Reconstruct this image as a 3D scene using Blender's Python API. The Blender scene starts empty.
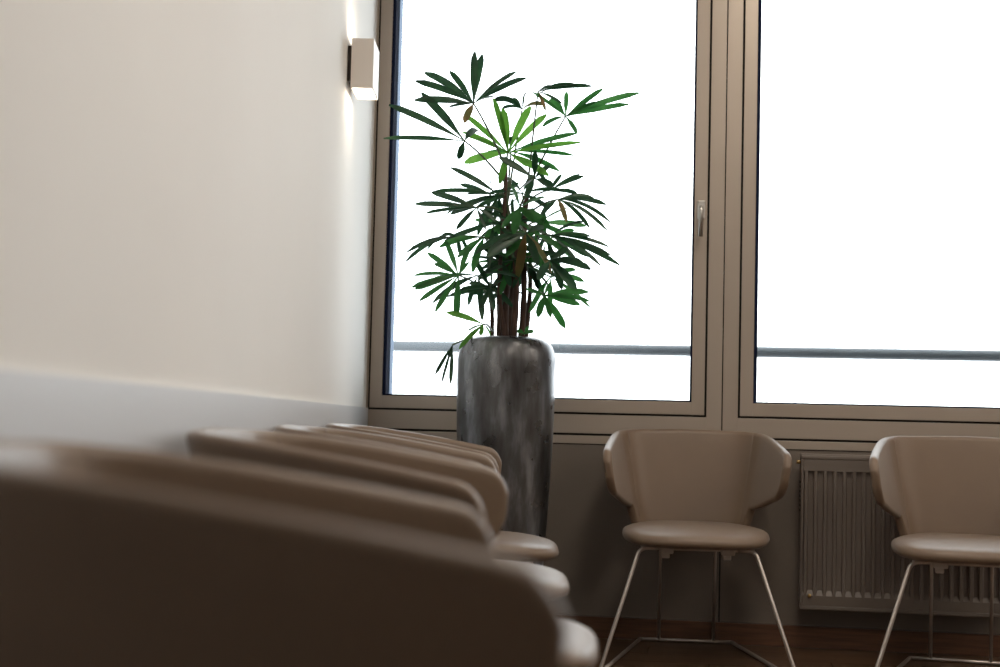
import bpy, bmesh, math, random
from mathutils import Vector, Matrix

random.seed(7)
scn = bpy.context.scene
COL = scn.collection

# ------------------------------------------------------------------ camera
# window wall inner face = plane y=0 (outside is +y), left wall starts at the origin
F_PX = 1400.0
PITCH, ROLL, YAW = math.radians(3.356), math.radians(1.383), math.radians(8.932)
CAM = Vector((1.354, -5.305, 0.82))
_B = Matrix(((math.cos(YAW), -math.sin(YAW), 0), (math.sin(YAW), math.cos(YAW), 0), (0, 0, 1)))
_fw = Vector((0, math.cos(PITCH), math.sin(PITCH)))
_rt = Vector((1, 0, 0))
_up = _rt.cross(_fw)
_r2 = math.cos(ROLL) * _rt + math.sin(ROLL) * _up
_u2 = -math.sin(ROLL) * _rt + math.cos(ROLL) * _up
C_R, C_U, C_F = _B @ _r2, _B @ _u2, _B @ _fw

cd = bpy.data.cameras.new('camera')
cam = bpy.data.objects.new('camera', cd)
COL.objects.link(cam)
cd.sensor_width = 36.0
cd.lens = F_PX * 36.0 / 1000.0
cd.clip_start = 0.05
cam.matrix_world = Matrix(((C_R.x, C_U.x, -C_F.x, CAM.x), (C_R.y, C_U.y, -C_F.y, CAM.y),
                           (C_R.z, C_U.z, -C_F.z, CAM.z), (0, 0, 0, 1)))
cd.dof.use_dof = True
cd.dof.focus_distance = 4.75
cd.dof.aperture_fstop = 2.2
scn.camera = cam

# ------------------------------------------------------------------ world, exposure
w = bpy.data.worlds.new('overcast'); scn.world = w; w.use_nodes = True
bg = w.node_tree.nodes['Background']
bg.inputs[0].default_value = (0.93, 0.965, 1.0, 1)
bg.inputs[1].default_value = 3.2
scn.view_settings.view_transform = 'Standard'
scn.view_settings.look = 'None'
scn.view_settings.exposure = 0.6
scn.view_settings.gamma = 1.0
scn.view_settings.use_curve_mapping = False


def pix(px, py, Y):
    """point on the plane y=Y seen at a photograph pixel"""
    d = C_R * ((px - 500) / F_PX) + C_U * ((333.5 - py) / F_PX) + C_F
    return CAM + d * ((Y - CAM.y) / d.y)


# ------------------------------------------------------------------ materials
def mat(name, col, rough=0.5, metal=0.0, spec=0.5, var=0.0, vscale=8.0, stretch=(1, 1, 1), bump=0.0, bscale=200.0,
        col2=None, sheen=0.0, coat=0.0):
    m = bpy.data.materials.new(name); m.use_nodes = True
    nt = m.node_tree; b = nt.nodes['Principled BSDF']
    b.inputs['Base Color'].default_value = (*col, 1)
    b.inputs['Roughness'].default_value = rough
    b.inputs['Metallic'].default_value = metal
    b.inputs['Specular IOR Level'].default_value = spec
    b.inputs['Sheen Weight'].default_value = sheen
    b.inputs['Coat Weight'].default_value = coat
    tc = nt.nodes.new('ShaderNodeTexCoord')
    if var > 0 or col2:
        mp = nt.nodes.new('ShaderNodeMapping'); mp.inputs['Scale'].default_value = stretch
        n = nt.nodes.new('ShaderNodeTexNoise'); n.inputs['Scale'].default_value = vscale; n.inputs['Detail'].default_value = 6
        r = nt.nodes.new('ShaderNodeValToRGB')
        c2 = col2 if col2 else tuple(c * (1 - var) for c in col)
        c1 = col if col2 else tuple(min(1, c * (1 + var)) for c in col)
        r.color_ramp.elements[0].position = 0.32; r.color_ramp.elements[1].position = 0.68
        r.color_ramp.elements[0].color = (*c2, 1); r.color_ramp.elements[1].color = (*c1, 1)
        nt.links.new(tc.outputs['Object'], mp.inputs[0]); nt.links.new(mp.outputs[0], n.inputs['Vector'])
        nt.links.new(n.outputs[0], r.inputs[0]); nt.links.new(r.outputs[0], b.inputs['Base Color'])
    if bump > 0:
        n2 = nt.nodes.new('ShaderNodeTexNoise'); n2.inputs['Scale'].default_value = bscale; n2.inputs['Detail'].default_value = 3
        bp = nt.nodes.new('ShaderNodeBump'); bp.inputs['Strength'].default_value = bump; bp.inputs['Distance'].default_value = 0.002
        nt.links.new(tc.outputs['Object'], n2.inputs['Vector']); nt.links.new(n2.outputs[0], bp.inputs['Height'])
        nt.links.new(bp.outputs[0], b.inputs['Normal'])
    return m


def emit(name, col, s):
    m = bpy.data.materials.new(name); m.use_nodes = True
    b = m.node_tree.nodes['Principled BSDF']
    b.inputs['Base Color'].default_value = (0.8, 0.8, 0.8, 1)
    b.inputs['Emission Color'].default_value = (*col, 1); b.inputs['Emission Strength'].default_value = s
    return m


def leaf_mat(name, col, col2, trans):
    m = bpy.data.materials.new(name); m.use_nodes = True
    nt = m.node_tree; nt.nodes.clear()
    o = nt.nodes.new('ShaderNodeOutputMaterial')
    p = nt.nodes.new('ShaderNodeBsdfPrincipled'); p.inputs['Roughness'].default_value = 0.4; p.inputs['Specular IOR Level'].default_value = .35
    t = nt.nodes.new('ShaderNodeBsdfTranslucent')
    mx = nt.nodes.new('ShaderNodeMixShader'); mx.inputs[0].default_value = trans
    tc = nt.nodes.new('ShaderNodeTexCoord')
    n = nt.nodes.new('ShaderNodeTexNoise'); n.inputs['Scale'].default_value = 14; n.inputs['Detail'].default_value = 3
    r = nt.nodes.new('ShaderNodeValToRGB')
    r.color_ramp.elements[0].position = .35; r.color_ramp.elements[1].position = .65
    r.color_ramp.elements[0].color = (*col, 1); r.color_ramp.elements[1].color = (*col2, 1)
    nt.links.new(tc.outputs['Object'], n.inputs['Vector']); nt.links.new(n.outputs[0], r.inputs[0])
    nt.links.new(r.outputs[0], p.inputs['Base Color'])
    h = nt.nodes.new('ShaderNodeHueSaturation'); h.inputs['Value'].default_value = 1.6; h.inputs['Hue'].default_value = .485
    nt.links.new(r.outputs[0], h.inputs['Color']); nt.links.new(h.outputs[0], t.inputs['Color'])
    nt.links.new(p.outputs[0], mx.inputs[1]); nt.links.new(t.outputs[0], mx.inputs[2]); nt.links.new(mx.outputs[0], o.inputs[0])
    return m


def glass_mat():
    m = bpy.data.materials.new('window_glass'); m.use_nodes = True
    nt = m.node_tree; nt.nodes.clear()
    o = nt.nodes.new('ShaderNodeOutputMaterial')
    t = nt.nodes.new('ShaderNodeBsdfTransparent'); t.inputs[0].default_value = (.96, .98, .98, 1)
    g = nt.nodes.new('ShaderNodeBsdfGlossy'); g.inputs['Roughness'].default_value = 0.0
    fr = nt.nodes.new('ShaderNodeFresnel'); fr.inputs[0].default_value = 1.45
    mx = nt.nodes.new('ShaderNodeMixShader')
    nt.links.new(fr.outputs[0], mx.inputs[0]); nt.links.new(t.outputs[0], mx.inputs[1]); nt.links.new(g.outputs[0], mx.inputs[2])
    nt.links.new(mx.outputs[0], o.inputs[0])
    return m


M = {
    'plaster': mat('white_plaster', (.80, .785, .76), .75, bump=.12, bscale=90, var=.012, vscale=2),
    'panelwhite': mat('white_lacquer_panel', (.60, .61, .635), .4),
    'ceiling': mat('ceiling_paint', (.72, .70, .67), .8),
    'backwall': mat('interior_wall_paint', (.34, .29, .25), .8),
    'frame': mat('bronze_window_coating', (.45, .385, .325), .36, metal=.3, var=.03, vscale=3),
    'gasket': mat('dark_blue_gasket', (.010, .015, .040), .9, spec=.08),
    'bead': mat('blue_grey_outer_bead', (.09, .13, .20), .6, spec=.2),
    'gap': mat('black_gap', (.008, .007, .007), .9),
    'panel': mat('grey_brown_wall_panel', (.185, .155, .13), .55, var=.03, vscale=4),
    'alu': mat('brushed_aluminium', (.62, .60, .57), .32, metal=1),
    'wood': mat('dark_wood', (.16, .075, .038), .5, col2=(.085, .038, .02), vscale=6, stretch=(1, 14, 14)),
    'plank': mat('parquet_wood', (.11, .06, .03), .42, col2=(.06, .032, .017), vscale=5, stretch=(1, 12, 1), bump=.1, bscale=60),
    'radiator': mat('radiator_enamel', (.17, .142, .122), .45),
    'brass': mat('brass', (.75, .52, .22), .3, metal=1),
    'dark': mat('dark_plastic', (.03, .025, .022), .5),
    'leather': mat('taupe_upholstery', (.178, .122, .082), .42, var=.05, vscale=5, bump=.18, bscale=420, sheen=.15),
    'thread': mat('seam_thread', (.20, .15, .12), .6),
    'steel': mat('satin_steel_tube', (.60, .55, .51), .38, metal=.85),
    'plastic': mat('pale_grey_plastic', (.58, .54, .50), .5),
    'pot': None,
    'soil': mat('potting_soil', (.03, .02, .013), .95, var=.4, vscale=60, bump=.6, bscale=80),
    'cane': mat('fibrous_cane', (.10, .055, .04), .85, col2=(.035, .02, .016), vscale=30, stretch=(1, 1, .25), bump=.8, bscale=120),
    'petiole': mat('petiole_green', (.05, .085, .03), .5),
    'leaf_dark': leaf_mat('leaf_dark_green', (.008, .034, .017), (.016, .06, .024), .22),
    'leaf_mid': leaf_mat('leaf_green', (.014, .080, .020), (.028, .125, .03), .42),
    'leaf_bright': leaf_mat('leaf_bright_green', (.045, .17, .02), (.075, .23, .03), .45),
    'leaf_dry': leaf_mat('leaf_dry_brown', (.16, .10, .04), (.09, .10, .03), .35),
    'lampwhite': mat('lamp_white_lacquer', (.80, .74, .68), .45),
    'lampdark': mat('lamp_back_plate', (.035, .025, .02), .5),
    'lampglow': emit('lamp_diffuser', (1.0, .86, .68), 6.0),
    'rail': mat('galvanised_rail', (.075, .088, .10), .45, metal=.0),
    'concrete': mat('balcony_concrete', (.35, .35, .35), .85, var=.08, vscale=6),
    'downglow': emit('downlight_diffuser', (1.0, .78, .55), 4.0),
    'glass': glass_mat(),
}


def pot_material():
    m = bpy.data.materials.new('weathered_zinc'); m.use_nodes = True
    nt = m.node_tree; b = nt.nodes['Principled BSDF']
    tc = nt.nodes.new('ShaderNodeTexCoord')
    mp = nt.nodes.new('ShaderNodeMapping'); mp.inputs['Scale'].default_value = (9, 9, 2.2)
    n = nt.nodes.new('ShaderNodeTexNoise'); n.inputs['Scale'].default_value = 1.6; n.inputs['Detail'].default_value = 5; n.inputs['Roughness'].default_value = .6
    r = nt.nodes.new('ShaderNodeValToRGB'); e = r.color_ramp.elements
    e[0].position = .3; e[0].color = (.075, .07, .068, 1); e[1].position = .72; e[1].color = (.38, .40, .43, 1)
    k = r.color_ramp.elements.new(.52); k.color = (.165, .17, .18, 1)
    n2 = nt.nodes.new('ShaderNodeTexNoise'); n2.inputs['Scale'].default_value = 14; n2.inputs['Detail'].default_value = 5
    rr = nt.nodes.new('ShaderNodeMapRange'); rr.inputs[1].default_value = .3; rr.inputs[2].default_value = .7
    rr.inputs[3].default_value = .22; rr.inputs[4].default_value = .46
    bp = nt.nodes.new('ShaderNodeBump'); bp.inputs['Strength'].default_value = .12; bp.inputs['Distance'].default_value = .003
    L = nt.links.new
    L(tc.outputs['Object'], mp.inputs[0]); L(mp.outputs[0], n.inputs['Vector']); L(n.outputs[0], r.inputs[0]); L(r.outputs[0], b.inputs['Base Color'])
    L(tc.outputs['Object'], n2.inputs['Vector']); L(n2.outputs[0], rr.inputs[0]); L(rr.outputs[0], b.inputs['Roughness'])
    L(n.outputs[0], bp.inputs['Height']); pass
    b.inputs['Metallic'].default_value = .8
    return m


M['pot'] = pot_material()


# ------------------------------------------------------------------ helpers
def link(name, me, m, parent=None, smooth=False):
    o = bpy.data.objects.new(name, me); COL.objects.link(o)
    if m is not None and not me.materials:
        me.materials.append(m)
    if parent:
        o.parent = parent
    if smooth:
        for p in me.polygons: p.use_smooth = True
    return o


def bm_obj(name, bm, m, parent=None, smooth=False):
    bmesh.ops.recalc_face_normals(bm, faces=bm.faces)
    me = bpy.data.meshes.new(name); bm.to_mesh(me); bm.free()
    return link(name, me, m, parent, smooth)


def add_box(bm, a, b, bev=0.0):
    x0, y0, z0 = a; x1, y1, z1 = b
    r = bmesh.ops.create_cube(bm, size=1, matrix=Matrix.Translation(((x0 + x1) / 2, (y0 + y1) / 2, (z0 + z1) / 2)) @
                              Matrix.Diagonal((abs(x1 - x0), abs(y1 - y0), abs(z1 - z0), 1)))
    if bev > 0:
        es = list({e for v in r['verts'] for e in v.link_edges})
        bmesh.ops.bevel(bm, geom=es, offset=bev, segments=2, affect='EDGES', profile=.5)
    return r


def box(name, a, b, m, parent=None, bev=0.0):
    bm = bmesh.new(); add_box(bm, a, b, bev); return bm_obj(name, bm, m, parent)


def round_path(pts, r, n=5):
    pts = [Vector(p) for p in pts]; out = [pts[0]]
    for i in range(1, len(pts) - 1):
        p, a, b = pts[i], pts[i - 1], pts[i + 1]
        d1 = (a - p); d2 = (b - p); k = min(r, d1.length * .45, d2.length * .45)
        s, e = p + d1.normalized() * k, p + d2.normalized() * k
        for j in range(n + 1):
            t = j / n; out.append((1 - t) ** 2 * s + 2 * t * (1 - t) * p + t * t * e)
    out.append(pts[-1]); return out


def add_tube(bm, pts, rad, seg=10, caps=True):
    pts = [Vector(p) for p in pts]; rings = []; prev = None
    for i, p in enumerate(pts):
        t = (pts[min(i + 1, len(pts) - 1)] - pts[max(i - 1, 0)]).normalized()
        if prev is None:
            a = Vector((0, 0, 1)) if abs(t.z) < .9 else Vector((1, 0, 0)); u = t.cross(a).normalized()
        else:
            u = (prev - t * prev.dot(t)).normalized()
        prev = u; v = t.cross(u)
        rr = rad[i] if isinstance(rad, (list, tuple)) else rad
        rings.append([bm.verts.new(p + rr * (math.cos(2 * math.pi * k / seg) * u + math.sin(2 * math.pi * k / seg) * v)) for k in range(seg)])
    for a, b in zip(rings, rings[1:]):
        for k in range(seg): bm.faces.new((a[k], a[(k + 1) % seg], b[(k + 1) % seg], b[k]))
    if caps:
        bm.faces.new(rings[0][::-1]); bm.faces.new(rings[-1])


def tube(name, pts, rad, m, parent=None, seg=10):
    bm = bmesh.new(); add_tube(bm, pts, rad, seg); return bm_obj(name, bm, m, parent, True)


def add_lathe(bm, prof, seg=48):
    rings = []
    for r, z in prof:
        rings.append([bm.verts.new((r * math.cos(2 * math.pi * k / seg), r * math.sin(2 * math.pi * k / seg), z)) for k in range(seg)])
    for a, b in zip(rings, rings[1:]):
        for k in range(seg): bm.faces.new((a[k], a[(k + 1) % seg], b[(k + 1) % seg], b[k]))
    bm.faces.new(rings[0][::-1]); bm.faces.new(rings[-1])


def empty(name, loc=(0, 0, 0), rz=0.0):
    o = bpy.data.objects.new(name, None); COL.objects.link(o)
    o.location = loc; o.rotation_euler = (0, 0, rz); o.empty_display_size = .1
    return o


def tag(o, label, cat, group=None):
    o['label'] = label; o['category'] = cat
    if group: o['group'] = group
    return o


def struct(o, label=None):
    o['kind'] = 'structure'
    if label: o['label'] = label
    return o


def prism(name, poly, z0, z1, m, parent=None):
    bm = bmesh.new()
    a = [bm.verts.new((x, y, z0)) for x, y in poly]; b = [bm.verts.new((x, y, z1)) for x, y in poly]
    bm.faces.new(a[::-1]); bm.faces.new(b)
    for i in range(len(poly)):
        j = (i + 1) % len(poly); bm.faces.new((a[i], a[j], b[j], b[i]))
    return bm_obj(name, bm, m, parent)


# ------------------------------------------------------------------ room shell
LW = Vector((0.14117, -0.98999, 0))       # along the left wall, from the corner into the room
LN = Vector((0.98999, 0.14117, 0))        # out of the left wall into the room
XR, YB, ZC = 9.98, -8.6, 2.95             # right wall, rear wall, ceiling


def lw(s, off, z=0.0):
    p = LW * s + LN * off; return Vector((p.x, p.y, z))


def lwall_x(y):
    return y * LW.x / LW.y


def quad2(s0, s1, o0, o1):
    return [tuple(lw(s, o).xy) for s, o in ((s0, o0), (s1, o0), (s1, o1), (s0, o1))]


smax = 8.6 / .98863
wl = struct(prism('wall_left', quad2(0.0, smax, -.16, 0), 0, ZC, M['plaster']), 'white plastered wall left of the window')
tr = struct(prism('trim_1', quad2(0.03, smax, 0.0, .012), 0.0, .838, M['panelwhite']), 'white protective wall panel behind the chair row')
for v in tr.data.vertices:
    if v.co.z > .5: v.co.z += .0052 * (v.co.x * LW.x + v.co.y * LW.y)
fl = struct(prism('floor', [(-.2, 0.0), (XR, 0.0), (XR, YB), (lwall_x(YB) - .05, YB)], -.12, -.014, M['gap']), 'dark wooden plank floor')
struct(prism('ceiling', [(-.25, .25), (XR + .2, .25), (XR + .2, YB - .2), (lwall_x(YB) - .2, YB - .2)], ZC, ZC + .15, M['ceiling']), 'white ceiling')
struct(box('wall_rear', (lwall_x(YB) - .2, YB - .15, 0), (XR + .15, YB, ZC), M['backwall']), 'dim wall behind the camera')
struct(box('wall_right', (XR, YB, 0), (XR + .15, 0, ZC), M['backwall']), 'far right wall of the room')

# floor planks
PW, nplank = .155, 0
y = -.003
while y - PW > YB:
    x = lwall_x(y) + .003 if y < -.02 else .02
    row_off = random.uniform(.5, 1.9); first = True
    while x < XR - .01:
        ln = row_off if first else random.uniform(1.9, 2.6); first = False
        x1 = min(x + ln, XR - .003)
        if x1 - x > .02:
            pk = box('plank', (x, y - PW + .0025, -.0135), (x1 - .0025, y, random.uniform(-.0008, 0)), M['plank'], fl)
            nplank += 1
        x = x1
    y -= PW

# ------------------------------------------------------------------ window wall
PITCH_W = 1.4175
G0 = 0.0115                      # sash gap, left of the first window
ZG, ZS, ZTOP = .836, .888, 2.66  # bottom sash gap, bottom glass edge, top sash gap
NW = 7
wn = struct(box('wall_window_side', (-.2, .012, 0), (XR, .20, .7608), M['gap']), 'grey brown wall below the windows')
struct(box('wall_lintel', (-.2, 0, ZTOP + .065), (XR, .20, ZC), M['plaster']))
# panels under the windows, one per window, with a dark open joint between
edges = [0.002] + [1.367 + i * PITCH_W for i in range(NW - 1)] + [XR]
for i in range(NW):
    a, b = edges[i] + .0025, edges[i + 1] - .0025
    box('panel', (a, 0.0, .078), (b, .0118, .7185), M['panel'], wn, .0012)
    box('sill_strip', (a, -.004, .7215), (b, .0118, .7525), M['frame'], wn, .0015)
box('joint', (-.1, .003, .7537), (XR, .0119, .7608), M['gap'], wn)
struct(box('baseboard_window_side', (.01, -.016, 0.0005), (XR, -.0005, .077), M['wood']), 'dark wooden baseboard under the windows')

for i in range(NW):
    x0 = G0 + i * PITCH_W; x1 = x0 + 1.2935
    r = empty('window_%d' % (i + 1), (x0, 0, .757)); r['kind'] = 'structure'
    r['label'] = ['tall bronze framed window behind the potted palm', 'tall bronze framed window above the radiator',
                  'bronze framed window out of view further right'][min(i, 2)]
    off = Vector((x0, 0, .757))

    def lb(name, a, b, m, bev=.001, par=r):
        o = box(name, Vector(a) - off, Vector(b) - off, m, par, bev); return o
    lx = x0 - (.0600 if i else .045)
    # fixed frame (stiles reach the joint in the middle of the mullion)
    lb('frame_stile', (lx, -.004, .761), (x0 - .004, .12, ZTOP + .06), M['frame'])
    lb('frame_stile', (x1 + .004, -.004, .761), (x1 + .0600, .12, ZTOP + .06), M['frame'])
    lb('frame_rail', (x0 - .004, -.004, .761), (x1 + .004, .12, ZG - .004), M['frame'])
    lb('frame_rail', (x0 - .004, -.004, ZTOP + .002), (x1 + .004, .12, ZTOP + .06), M['frame'])
    # dark rebate seen in the gap
    lb('rebate', (x0 - .0039, .0, ZG - .0039), (x0 + .0039, .10, ZTOP + .0018), M['gap'], 0)
    lb('rebate', (x1 - .0039, .0, ZG - .0039), (x1 + .0039, .10, ZTOP + .0018), M['gap'], 0)
    lb('rebate', (x0 + .0039, .0, ZG - .0039), (x1 - .0039, .10, ZG + .0039), M['gap'], 0)
    lb('joint', (x1 + .0601, .003, .761), (x1 + .0639, .118, ZTOP + .06), M['gap'], 0)
    # opening sash
    sw = .0515
    sash = lb('sash', (x0 + .004, -.008, ZG + .004), (x0 + sw, .05, ZTOP - .002), M['frame'])
    lb('sash', (x1 - sw, -.008, ZG + .004), (x1 - .004, .05, ZTOP - .002), M['frame'])
    lb('sash', (x0 + sw, -.008, ZG + .004), (x1 - sw, .05, ZS), M['frame'])
    lb('sash', (x0 + sw, -.008, ZTOP - .055), (x1 - sw, .05, ZTOP - .002), M['frame'])
    # gasket and outer weather bar
    for nm, a, b in (('gasket', (x0 + sw, -.002, ZS), (x0 + sw + .013, .05, ZTOP - .055)),
                     ('gasket', (x1 - sw - .008, -.002, ZS), (x1 - sw, .05, ZTOP - .055)),
                     ('gasket', (x0 + sw + .013, -.002, ZS), (x1 - sw - .008, .05, ZS + .006)),
                     ('outer_bead', (x0 + .03, .058, ZG + .02), (x0 + sw + .014, .11, ZTOP - .055)),
                     ('outer_bead', (x1 - sw - .007, .058, ZG + .02), (x1 - .03, .11, ZTOP - .055)),
                     ('outer_bead', (x0 + sw + .014, .058, ZG + .02), (x1 - sw - .007, .11, ZS + .003))):
        lb(nm, a, b, M['gasket' if nm == 'gasket' else 'bead'], 0)
    lb('glass_pane', (x0 + .04, .051, ZG + .04), (x1 - .04, .057, ZTOP - .03), M['glass'], 0)
    # lever handle
    if i < 7:
        hx = x1 - .0265
        hd = lb('handle', (hx - .0145, -.0185, 1.578), (hx + .0145, -.0085, 1.648), M['alu'], .004)
        bm = bmesh.new()
        p = [Vector((hx, -.018, 1.618)), Vector((hx, -.05, 1.618)), Vector((hx, -.052, 1.507))]
        add_tube(bm, [q - off for q in round_path(p, .018)], .0085, 12)
        bm_obj('lever', bm, M['alu'], hd, True)

# ------------------------------------------------------------------ outside
struct(box('balcony_floor', (-3, .21, -.2), (XR + 3, 1.25, -.02), M['concrete']), 'balcony slab outside')
rl = tag(empty('balcony_railing', (1.36, 1.0, -.02)), 'grey metal balcony railing seen outside behind the glass', 'railing')
tube('rail', [(-4.2, 0, 1.149), (7, 0, 1.149)], .0245, M['rail'], rl, 16)
for px in (-2.2, 0, 2.2, 4.4):
    tube('post', [(px, 0, 0), (px, 0, 1.134)], .016, M['rail'], rl, 12)

# ------------------------------------------------------------------ chair
TOPC = [(0, .322), (.065, .321), (.13, .317), (.19, .305), (.236, .276), (.264, .228), (.280, .155), (.291, .07), (.302, -.025), (.310, -.11), (.317, -.195)]
BOTC = [(0, .236), (.05, .235), (.10, .231), (.148, .221), (.182, .196), (.202, .157), (.215, .11), (.230, .04), (.245, -.035), (.258, -.105), (.269, -.17)]


def crom(P, t):
    n = len(P) - 1; f = t * n; i = min(int(f), n - 1); u = f - i
    g = lambda k: Vector(P[k]) if 0 <= k <= n else (2 * Vector(P[0]) - Vector(P[1]) if k < 0 else 2 * Vector(P[n]) - Vector(P[n - 1]))
    if i == 0:
        p0 = Vector((-P[1][0], P[1][1]))
    else:
        p0 = g(i - 1)
    p1, p2, p3 = g(i), g(i + 1), g(i + 2)
    return .5 * ((2 * p1) + (p2 - p0) * u + (2 * p0 - 5 * p1 + 4 * p2 - p3) * u * u + (-p0 + 3 * p1 - 3 * p2 + p3) * u ** 3)


_S = [crom(TOPC, k / 400) for k in range(401)]
_A = [0.0]
for k in range(400): _A.append(_A[-1] + (_S[k + 1] - _S[k]).length)
ATOT = _A[-1]


def sm(a, b, x):
    t = max(0, min(1, (x - a) / (b - a))); return t * t * (3 - 2 * t)


TH = .030


def ztop_bot(t):
    a = _A[min(400, int(t * 400))]; x = ATOT - a
    zt = .787 - .004 * sm(0, .2, a) - .074 * (max(0, a - .20) / (ATOT - .20)) ** 1.35
    zb = .418 + .088 * sm(.46, .56, t) + .055 * sm(.54, 1.0, t)
    rt, rb = .055, .075
    if x < rt: zt -= rt * (1 - math.sqrt(max(0, 1 - (1 - x / rt) ** 2)))
    if x < rb: zb += rb * (1 - math.sqrt(max(0, 1 - (1 - x / rb) ** 2)))
    return zt, zb, x


def shell_pt(t, z):
    wgt = (z - .455) / (.785 - .455)
    f = lambda q: crom(BOTC, q) * (1 - wgt) + crom(TOPC, q) * wgt
    p = f(t); e = .004
    d = (f(min(1, t + e)) - f(max(0, t - e))).normalized()
    return p, Vector((d.y, -d.x))      # inward normal for the right half


def build_shell():
    bm = bmesh.new()
    ts = [k / 30 * .42 for k in range(30)] + [.42 + k / 18 * .16 for k in range(18)] + [.58 + k / 14 * .30 for k in range(14)]
    ts += [.88 + .12 * math.sin(k / 14 * math.pi / 2) for k in range(15)]
    cols = []
    for t in ts:
        zt, zb, x = ztop_bot(t); h = (zt - zb)
        th = TH
        if x < TH * .5: th = TH * math.sqrt(max(0.0004, 1 - (1 - x / (TH * .5)) ** 2))
        c = min(TH * .5, h * .45); prof = []
        for k in range(6):
            a = k / 6 * math.pi / 2; prof.append((zb + c * (1 - math.cos(a)), th / 2 * math.sin(a)))
        for k in range(9): prof.append((zb + c + (h - 2 * c) * k / 8, th / 2))
        for k in range(1, 6):
            a = k / 6 * math.pi / 2; prof.append((zt - c * (1 - math.sin(a)), th / 2 * math.cos(a)))
        loop = prof + [(zt, 0)] + [(z, -n) for z, n in prof[1:][::-1]]
        col = []
        for z, n in loop:
            p, nn = shell_pt(t, z); q = p + nn * n; col.append((q.x, q.y, z))
        cols.append(col)
    full = [[(-x, y_, z) for x, y_, z in c] for c in cols[:0:-1]] + cols
    vs = [[bm.verts.new(p) for p in c] for c in full]
    m = len(vs[0])
    for a, b in zip(vs, vs[1:]):
        for k in range(m): bm.faces.new((a[k], a[(k + 1) % m], b[(k + 1) % m], b[k]))
    bm.faces.new(vs[0][::-1]); bm.faces.new(vs[-1])
    bmesh.ops.remove_doubles(bm, verts=bm.verts, dist=.0002)
    return bm


def build_seat():
    bm = bmesh.new(); N = 56
    prof = [(.25, .4640), (.5, .4635), (.7, .4620), (.83, .4590), (.91, .4555), (.96, .4505), (.988, .4435), (1, .434), (.993, .425), (.965, .416), (.91, .4095), (.8, .407), (.4, .406)]
    yf, yr = -.365, .205; cy = (yf + yr) / 2; hy = (yr - yf) / 2
    rings = []
    for sc, z in prof:
        ring = []
        for k in range(N):
            a = 2 * math.pi * k / N; c, s = math.cos(a), math.sin(a); e = 2 / 3.6
            ux = math.copysign(abs(c) ** e, c); uy = math.copysign(abs(s) ** e, s)
            hw = .246 - .058 * sm(-.1, 1.0, uy) - .008 * sm(.3, 1.0, -uy)
            inset = 1 - sc
            x = ux * hw; yy = cy + uy * hy
            # constant-width edge roll: shrink towards the centre line by a fixed distance scale
            x *= sc if sc < .8 else 1 - inset * .9; yy = cy + (yy - cy) * (sc if sc < .8 else 1 - inset * .8)
            zz = z - .012 * sm(.35, 1.0, -uy * sc) * (1 if z > .42 else .5)
            ring.append(bm.verts.new((x, yy, zz)))
        rings.append(ring)
    for a, b in zip(rings, rings[1:]):
        for k in range(N): bm.faces.new((a[k], a[(k + 1) % N], b[(k + 1) % N], b[k]))
    bm.faces.new(rings[0]); bm.faces.new(rings[-1][::-1])
    return bm


def build_chair():
    root = empty('visitor_chair')
    back = bm_obj('backrest', build_shell(), M['leather'], root, True)
    for s in (-1, 1):                       # stitched seams between back and wings
        pts = []
        t = .415
        for k in range(13):
            z = .47 + (.774 - .47) * k / 12
            p, n = shell_pt(t + .03 * (1 - k / 12), z); q = p + n * (TH / 2 - .0002); pts.append((s * q.x, q.y, z))
        tube('seam', pts, .0014, M['thread'], back, 6)
    bm_obj('seat', build_seat(), M['leather'], root, True)
    R = .0068; z0 = R + .0006
    tube('crossbar', round_path([(-.185, -.273, .3985), (.185, -.273, .3985)], .02), R, M['steel'], root)
    for s in (-1, 1):
        tube('leg', round_path([(s * .13, -.2735, .3985), (s * .188, -.2745, .3975), (s * .312, -.40, z0 + .004), (s * .311, -.395, z0)], .035, 7), R, M['steel'], root, 12)
        tube('runner', [(s * .311, -.40, z0), (s * .170, .324, z0)], R, M['steel'], root)
        tube('rear_leg', round_path([(s * .10, -.262, .3985), (s * .10, .285, .3965), (s * .10, .33, z0)], .04, 7), R * .9, M['steel'], root)
        bm = bmesh.new()
        add_box(bm, (s * .10 - .022, -.285, .381), (s * .10 + .022, -.235, .4055), .004)
        add_box(bm, (s * .10 - .016 * 1, -.278, .366), (s * .10 + .010, -.245, .383), .003)
        bm_obj('bracket', bm, M['plastic'], root)
    tube('rear_rail', round_path([(-.169, .330, z0), (.169, .330, z0)], .01), R, M['steel'], root)
    return root


def copy_tree(o, parent=None):
    c = o.copy(); COL.objects.link(c)
    if parent: c.parent = parent
    for ch in list(o.children): copy_tree(ch, c)
    return c


ROW_RZ = math.atan2(LN.x, -LN.y)
OFF = .357
chairs = [((1.272, -.362), math.radians(4.3), 'taupe upholstered chair under the window mullion, left of the radiator', 'chairs under the window'),
          ((2.166, -.518), math.radians(-5.5), 'taupe upholstered chair cut off by the right edge, in front of the radiator', 'chairs under the window')]
row = [(1.22, 'farthest chair in the row along the white wall, next to the pot'),
       (2.08, 'third chair from the camera in the row along the white wall'),
       (2.98, 'second chair from the camera in the row along the white wall'),
       (4.15, 'nearest chair of the row, large and blurred across the lower left')]
for s, lab in row:
    dr, do = {4.15: (6, .058), 2.98: (-3, .018)}.get(s, (0, 0)); p = lw(s, OFF + do); chairs.append(((p.x, p.y), ROW_RZ + math.radians(dr), lab, 'chairs in a row along the left wall'))
proto = build_chair()
for i, (xy, rz, lab, grp) in enumerate(chairs):
    o = proto if i == 0 else copy_tree(proto)
    o.location = (xy[0], xy[1], 0); o.rotation_euler = (0, 0, rz)
    tag(o, lab, 'chair', grp)

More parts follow.
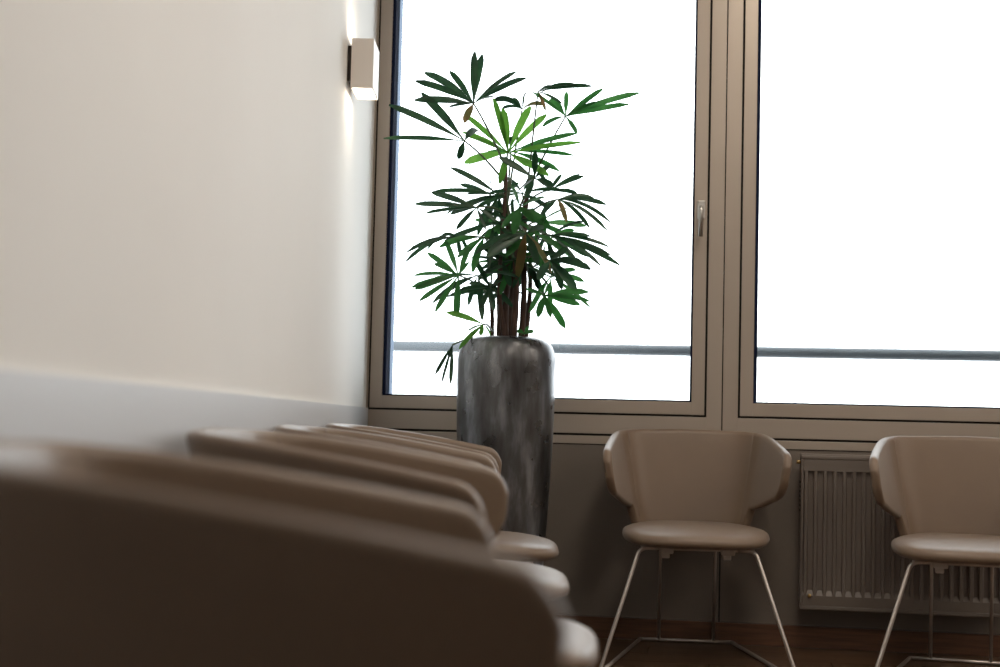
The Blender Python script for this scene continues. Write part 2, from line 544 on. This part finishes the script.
# ------------------------------------------------------------------ radiator
RX0, RX1, RZ0, RZ1, RYF, RYB = 1.652, 2.40, .152, .708, -.118, -.035
rad = tag(empty('panel_radiator', (RX0, RYB, RZ0)), 'grey brown ribbed panel radiator on the wall below the right window', 'radiator')
ro = Vector((RX0, RYB, RZ0))


def rb(name, a, b, m, bev=.002, par=rad):
    return box(name, Vector(a) - ro, Vector(b) - ro, m, par, bev)


rb('front_panel', (RX0 + .006, RYF + .012, RZ0 + .012), (RX1 - .006, RYF + .026, RZ1 - .012), M['radiator'], .003)
rb('rear_panel', (RX0 + .01, RYB - .018, RZ0 + .012), (RX1 - .01, RYB - .004, RZ1 - .014), M['radiator'], .003)
for (a, b) in (((RX0, RYF, RZ1 - .018), (RX1, RYF + .016, RZ1 - .004)), ((RX0, RYF, RZ0), (RX1, RYF + .016, RZ0 + .014)),
               ((RX0, RYF, RZ0 + .014), (RX0 + .009, RYF + .016, RZ1 - .018)), ((RX1 - .009, RYF, RZ0 + .014), (RX1, RYF + .016, RZ1 - .018))):
    rb('front_rim', a, b, M['radiator'], .003)
for xa, xb in ((RX0, RX0 + .003), (RX1 - .003, RX1)):
    sp = rb('side_cover', (xa, RYF + .018, RZ0 + .02), (xb, RYB - .002, RZ1 - .008), M['radiator'], .0008)
    sx = xa - .0006 if xa == RX0 else xb
    for k in range(7):
        zz = .50 + k * .017
        rb('slot', (sx - .0002, RYF + .03, zz), (sx + .0008, RYB - .02, zz + .008), M['gap'], 0, sp)
tg = rb('top_grille', (RX0, RYF + .018, RZ1 - .006), (RX1, RYB - .002, RZ1), M['radiator'], .0015)
# pressed front: raised strips between recessed channels, closed by a band above and below
def band(za, zb, chamf):
    bm = bmesh.new()
    yb_, yf_ = RYF + .012, RYF + .0015
    sec = [(yb_, za), (yf_, za), (yf_, zb - chamf), (yb_, zb)] if chamf > 0 else [(yb_, za), (yf_, za), (yf_, zb), (yb_, zb)]
    vs = [[bm.verts.new(Vector((x, y_, z_)) - ro) for y_, z_ in sec] for x in (RX0 + .0095, RX1 - .0095)]
    bm.faces.new(vs[0]); bm.faces.new(vs[1][::-1])
    for k in range(4): bm.faces.new((vs[0][k], vs[0][(k + 1) % 4], vs[1][(k + 1) % 4], vs[1][k]))
    return bm_obj('front_band', bm, M['radiator'], rad)


ZA, ZB = RZ0 + .050, RZ1 - .060
band(RZ0 + .0145, ZA + .018, .018); band(ZB, RZ1 - .0185, 0)
bm = bmesh.new()
hz = (ZB - ZA) / 2 - .0005
A_ = [bm.verts.new(p) for p in ((-.0085, 0, -hz), (.0085, 0, -hz), (.0085, 0, hz), (-.0085, 0, hz))]
B_ = [bm.verts.new(p) for p in ((-.0055, -.0102, -hz), (.0055, -.0102, -hz), (.0055, -.0102, hz), (-.0055, -.0102, hz))]
bm.faces.new(B_); bm.faces.new(A_[::-1])
for k in range(4): bm.faces.new((A_[k], A_[(k + 1) % 4], B_[(k + 1) % 4], B_[k]))
rib = bm_obj('rib', bm, M['radiator'], rad)
nr = 22; pitch = (RX1 - RX0 - .038) / (nr - 1)
for k in range(nr):
    o = rib if k == 0 else rib.copy()
    if k: COL.objects.link(o)
    o.location = Vector((RX0 + .019 + k * pitch, RYF + .0119, (ZA + ZB) / 2)) - ro
for px, pz, nm in ((RX0 - .008, RZ1 - .03, 'bleed_valve'), (RX0 + .034, RZ0 + .05, 'plug'), (RX1 - .034, RZ0 + .05, 'plug')):
    if nm == 'plug':
        pp = [Vector((px, RYF + .002, pz)) - ro, Vector((px, RYF - .007, pz)) - ro]
    else:
        pp = [Vector((RX0 + .001, RYF + .04, pz)) - ro, Vector((RX0 - .014, RYF + .04, pz)) - ro]
    tube(nm, pp, .0065, M['brass'], rad, 10)
for px in (RX0 + .12, RX1 - .12):
    rb('wall_bracket', (px - .015, RYB - .004, RZ0 + .08), (px + .015, -.0002, RZ1 - .08), M['radiator'], .001)

# ------------------------------------------------------------------ pot
PX, PY = .612, -.42
PR = .174
prof = [(.118, 0.0005), (.124, .006), (.128, .04), (.142, .25), (.157, .48), (.168, .70), (PR - .001, .88), (PR, .97), (PR - .0005, 1.01), (PR - .004, 1.04), (PR - .013, 1.066),
        (PR - .026, 1.083), (PR - .042, 1.092), (PR - .058, 1.0955), (PR - .064, 1.093), (PR - .067, 1.086), (PR - .066, 1.06), (PR - .05, 1.03)]
pot = tag(empty('tall_planter', (PX, PY, 0)), 'tall round dark pewter planter in the corner holding the palm', 'planter')
bm = bmesh.new(); add_lathe(bm, prof, 64)
bm_obj('body', bm, M['pot'], pot, True)
bm = bmesh.new(); add_lathe(bm, [(.108, 1.052), (.108, 1.064), (.07, 1.069), (.02, 1.071)], 32)
bm_obj('soil', bm, M['soil'], pot, True)

# ------------------------------------------------------------------ palm
palm = tag(empty('lady_palm', (PX, PY, 1.066)), 'green lady palm with fan leaves growing from the tall planter', 'plant')
PO = Vector((PX, PY, 1.066))
rnd = random.Random(21)


def c1(p): return (370 + p[0] / 3.333, 30 + p[1] / 3.333)
def c2(p): return (370 + p[0] / 3.333, 190 + p[1] / 3.333)


def clampY(v):
    if v.y > -.075:
        v = v.copy(); v.y = -.075
    return v


def leaflet(hub, tip, width, m, parent, droop=.0, face=None):
    L = (tip - hub).length
    mid = (hub + tip) / 2 + Vector((0, 0, droop * L))
    d = (tip - hub).normalized()
    fv = face if face else Vector((rnd.uniform(-.35, .35), -1, rnd.uniform(.1, .9)))
    bm = bmesh.new(); rows = []; n = 7
    tw = rnd.uniform(-.5, .5)
    for k in range(n + 1):
        t = k / n
        p = (1 - t) ** 2 * hub + 2 * t * (1 - t) * mid + t * t * tip
        tg_ = (2 * (1 - t) * (mid - hub) + 2 * t * (tip - mid)).normalized()
        s = tg_.cross(fv).normalized()
        nn = s.cross(tg_).normalized()
        s = (s * math.cos(tw * t) + nn * math.sin(tw * t)); nn = s.cross(tg_).normalized()
        prof_ = (.14 + .86 * sm(0, .5, t)) * (1 - .72 * max(0, (t - .78) / .22) ** 2)
        hw_ = width * .5 * prof_
        rows.append([bm.verts.new(clampY(q)) for q in (p - s * hw_ + nn * hw_ * .28, p - nn * hw_ * .05, p + s * hw_ + nn * hw_ * .28)])
    for a, b in zip(rows, rows[1:]):
        for j in range(2): bm.faces.new((a[j], a[j + 1], b[j + 1], b[j]))
    for v in bm.verts: v.co -= PO
    return bm_obj('leaflet', bm, m, parent, True)


def frond(hubp, tips, dy, base, mname, width=.021, droop=.06, conv=c1, spread=.12, dry=()):
    """palmate leaf: petiole from a cane to the hub, blades from the hub"""
    Yh = PY + dy
    hub = pix(*conv(hubp), Yh)
    mid = (base * .45 + hub * .55) + Vector((0, 0, .02))
    pts = [((1 - t) ** 2 * base + 2 * t * (1 - t) * mid + t * t * hub) - PO for t in [k / 8 for k in range(9)]]
    pts = [clampY(p + PO) - PO for p in pts]
    pet = tube('frond', pts, [.0042 - .0014 * k / 8 for k in range(9)], M['petiole'], palm, 6)
    for i, tp in enumerate(tips):
        d = rnd.uniform(-spread, spread)
        Yt = min(-.09, Yh + d)
        tip = pix(*conv(tp), Yt)
        wd = 1.10 * width * rnd.uniform(.85, 1.15) * (1.0 if (tip - hub).length > .12 else .8)
        mm = M['leaf_dry'] if i in dry else M[mname]
        leaflet(hub, tip, wd, mm, pet, droop * rnd.uniform(.4, 1.5))
    return pet


# canes: base and top (photo pixels, depth relative to the pot centre)
canes = []
for (bx, tx, ty, dy0, dy1, rr) in ((498, 505, 168, -.03, -.05, .0095), (506, 508, 205, .02, .01, .012), (514, 517, 215, -.05, -.06, .0115), (521, 527, 190, .01, .04, .011),
                                   (526, 532, 240, .04, .07, .009), (494, 489, 285, .03, .05, .008), (511, 513, 250, .055, .05, .010), (503, 499, 262, -.06, -.08, .009)):
    b = pix(bx, 340, PY + dy0); b.z = 1.062
    t = pix(tx, ty, PY + dy1)
    n = 12; pts = []
    for k in range(n + 1):
        u = k / n; q = b.lerp(t, u) + Vector((.004 * math.sin(u * 7 + bx), .003 * math.cos(u * 6), 0)); pts.append(q - PO)
    rad_ = [rr * (1.05 - .35 * k / n) * (1.12 if k % 2 else .95) for k in range(n + 1)]
    tube('cane', pts, rad_, M['cane'], palm, 8)
    canes.append([p + PO for p in pts])


def cane_pt(i, u):
    c = canes[i]; return c[min(len(c) - 1, int(u * (len(c) - 1)))].copy()


frond((345, 245), [(350, 72), (374, 82), (265, 137), (182, 142), (152, 170), (148, 235), (487, 140), (521, 160), (315, 310), (262, 258), (410, 225)], -.12, cane_pt(0, 1), 'leaf_dark', .024, dry=(8,))
frond((315, 370), [(172, 210), (63, 250), (45, 362), (295, 430), (355, 330)], -.20, cane_pt(0, .95), 'leaf_dark', .026)
frond((460, 410), [(315, 282), (308, 340), (410, 228), (442, 262), (535, 255), (588, 282), (703, 376), (312, 352), (432, 512), (530, 455), (596, 486), (315, 443)], -.02, cane_pt(0, 1), 'leaf_bright', .025)
frond((470, 405), [(690, 345), (678, 418), (630, 470), (380, 415), (470, 355)], .06, cane_pt(1, 1), 'leaf_mid', .020)
frond((652, 288), [(542, 208), (655, 206), (777, 196), (897, 210), (862, 248), (575, 320), (690, 345), (600, 230), (760, 240)], .04, cane_pt(3, 1), 'leaf_mid', .023, .05)
frond((560, 205), [(640, 245), (690, 185), (740, 188), (610, 190), (585, 270)], -.02, cane_pt(3, 1), 'leaf_dark', .016, .14, dry=(4,))
frond((507, 265), [(412, 237), (522, 213), (577, 250), (470, 232), (440, 262), (592, 198)], .08, cane_pt(1, 1), 'leaf_dark', .020, .2, dry=(2,))
frond((548, 495), [(552, 403), (600, 452), (485, 545), (430, 425), (520, 560), (610, 520)], -.10, cane_pt(2, 1), 'leaf_dark', .030)
frond((430, 550), [(268, 459), (205, 541), (317, 549), (300, 600), (380, 660), (500, 520), (440, 620)], -.08, cane_pt(0, .85), 'leaf_dark', .020)
frond((355, 592), [(150, 580), (185, 612), (205, 541), (268, 614), (288, 664), (420, 640), (385, 665)], -.16, cane_pt(0, .8), 'leaf_dark', .021)
frond((600, 535), [(712, 487), (640, 482), (560, 470), (660, 512), (690, 545), (700, 480)], .05, cane_pt(3, .95), 'leaf_dark', .018, dry=(3,))
frond((625, 565), [(787, 582), (800, 640), (790, 668), (732, 660), (745, 560), (655, 640), (570, 620)], -.06, cane_pt(3, .9), 'leaf_dark', .016, .16, dry=(5,))
frond((500, 590), [(440, 660), (545, 640), (600, 660), (470, 520), (580, 560), (480, 680)], -.14, cane_pt(2, .9), 'leaf_mid', .028)
# lower crown
frond((295, 285), [(145, 285), (150, 331), (165, 370), (218, 406), (288, 424), (192, 210), (140, 325), (215, 245), (330, 240), (250, 165), (330, 190)], -.15, cane_pt(5, .9), 'leaf_mid', .020, conv=c2, droop=.04)
frond((292, 158), [(118, 240), (122, 208), (190, 200), (325, 205), (240, 150), (300, 215)], -.05, cane_pt(0, .6), 'leaf_dark', .016, .25, conv=c2)
frond((378, 448), [(256, 408), (298, 530), (368, 484), (402, 486), (330, 470)], -.17, cane_pt(5, .3), 'leaf_bright', .019, conv=c2)
frond((275, 516), [(218, 614), (240, 642), (268, 646), (262, 560)], -.20, cane_pt(5, .2), 'leaf_dark', .014, .0, conv=c2, spread=.05)
frond((520, 145), [(492, 292), (604, 278), (390, 222), (350, 215), (440, 165), (560, 250), (580, 130)], -.20, cane_pt(2, .95), 'leaf_dark', .032, .13, conv=c2, dry=(0, 1))
frond((605, 150), [(832, 250), (800, 216), (768, 252), (797, 190), (735, 155), (715, 105), (690, 240)], -.08, cane_pt(3, .7), 'leaf_dark', .018, .10, conv=c2)
frond((600, 235), [(735, 266), (688, 338), (708, 242), (560, 300), (640, 330), (660, 200)], -.16, cane_pt(2, .7), 'leaf_dark', .028, .08, conv=c2)
frond((582, 352), [(650, 460), (602, 424), (560, 424), (728, 340), (732, 372), (700, 382), (520, 330), (600, 310)], -.12, cane_pt(4, .5), 'leaf_mid', .020, conv=c2)
frond((400, 325), [(258, 356), (330, 312), (368, 396), (445, 300), (340, 222), (412, 402), (300, 335)], -.10, cane_pt(5, .8), 'leaf_dark', .022, conv=c2)
frond((470, 130), [(380, 152), (430, 60), (535, 70), (350, 100), (410, 190), (540, 175)], .02, cane_pt(1, .9), 'leaf_mid', .026, conv=c2)
frond((560, 110), [(660, 60), (720, 120), (650, 150), (500, 60), (600, 40), (520, 180)], .06, cane_pt(3, .8), 'leaf_mid', .024, conv=c2)
frond((440, 240), [(340, 225), (360, 300), (400, 260), (520, 230), (470, 320), (375, 190)], -.04, cane_pt(7, .9), 'leaf_dark', .022, conv=c2)
frond((545, 255), [(640, 300), (690, 230), (610, 200), (480, 200), (560, 330), (470, 280)], .04, cane_pt(6, .9), 'leaf_dark', .022, conv=c2)
frond((450, 335), [(345, 320), (400, 370), (520, 350), (430, 400), (330, 345)], .05, cane_pt(6, .6), 'leaf_dark', .018, conv=c2)
frond((515, 480), [(545, 470), (490, 470), (530, 455)], -.06, cane_pt(2, .05), 'leaf_mid', .016, .1, conv=c2, spread=.03)

# fuller foliage around the canes
for k in range(13):
    hx, hy_ = rnd.uniform(468, 552), rnd.uniform(185, 282)
    n = rnd.randint(6, 8); a0 = rnd.uniform(0, 6.28)
    tips = []
    for q in range(n):
        an = a0 + q * 6.28 / n * .8 + rnd.uniform(-.2, .2); R_ = rnd.uniform(26, 46)
        tips.append((hx + R_ * math.cos(an) * 1.1, hy_ + R_ * (.8 * math.sin(an) + .25)))
    frond((hx, hy_), tips, rnd.uniform(-.14, .10), cane_pt(k % 8, rnd.uniform(.5, .95)), 'leaf_dark' if k % 3 else 'leaf_mid', rnd.uniform(.016, .023), .1, conv=lambda p: p)

# ------------------------------------------------------------------ wall lamp
sL, zl0, zl1 = .806, 1.886, 2.052
lamp = tag(empty('wall_lamp', lw(sL, 0, (zl0 + zl1) / 2)), 'white box shaped up and down wall lamp beside the window', 'lamp')
lamp.rotation_euler = (0, 0, math.atan2(LN.y, LN.x))          # local x = out of the wall, local -y = towards the camera
H = (zl1 - zl0) / 2
box('back_plate', (.0003, -.070, -H + .028), (.014, .070, H - .02), M['lampdark'], lamp, .002)
bm = bmesh.new()
x0, x1, hy, tk = .0145, .088, .088, .004
outer = [(x0, -hy), (x1, -hy), (x1, hy), (x0, hy)]; inner = [(x0 + tk, -hy + tk), (x1 - tk, -hy + tk), (x1 - tk, hy - tk), (x0 + tk, hy - tk)]
vv = {}
for nm, P in (('o', outer), ('i', inner)):
    for zz in (-H, H): vv[nm, zz] = [bm.verts.new((a, b, zz)) for a, b in P]
for k in range(4):
    j = (k + 1) % 4
    bm.faces.new((vv['o', -H][k], vv['o', -H][j], vv['o', H][j], vv['o', H][k]))
    bm.faces.new((vv['i', -H][k], vv['i', H][k], vv['i', H][j], vv['i', -H][j]))
    for zz in (-H, H): bm.faces.new((vv['o', zz][k], vv['i', zz][k], vv['i', zz][j], vv['o', zz][j]))
bm_obj('housing', bm, M['lampwhite'], lamp)
for sgn in (-1, 1):
    box('diffuser', (x0 + tk + .001, -hy + tk + .001, sgn * (H - .012) - .002), (x1 - tk - .001, hy - tk - .001, sgn * (H - .012) + .002), M['lampglow'], lamp)
    ld = bpy.data.lights.new('lamp_bulb', 'AREA'); ld.energy = .14; ld.color = (1, .74, .48); ld.size = .06
    lo = bpy.data.objects.new('lamp_bulb', ld); COL.objects.link(lo); lo.parent = lamp
    lo.location = (x0 + .03, 0, sgn * (H - .008)); lo.rotation_euler = (0 if sgn < 0 else math.pi, 0, 0)

# ------------------------------------------------------------------ recessed ceiling light panels of the room
for j, ly_ in enumerate((-1.35, -3.45)):
    for i, lx_ in enumerate((1.75, 3.95, 6.15, 8.35)):
        d = tag(empty('ceiling_light_panel', (lx_, ly_, ZC)), 'square recessed ceiling light panel out of view above the room', 'lamp', 'ceiling light panels')
        for (xa, ya, xb, yb) in ((-.31, -.31, .31, -.295), (-.31, .295, .31, .31), (-.31, -.295, -.295, .295), (.295, -.295, .31, .295)):
            box('frame', (xa, ya, -.012), (xb, yb, -.0005), M['alu'], d)
        box('diffuser', (-.294, -.294, -.007), (.294, .294, -.003), M['downglow'], d)
        sd = bpy.data.lights.new('panel_light', 'AREA'); sd.energy = 8.4; sd.color = (1, .925, .83); sd.size = .56
        so = bpy.data.objects.new('panel_light', sd); COL.objects.link(so); so.parent = d; so.location = (0, 0, -.016)
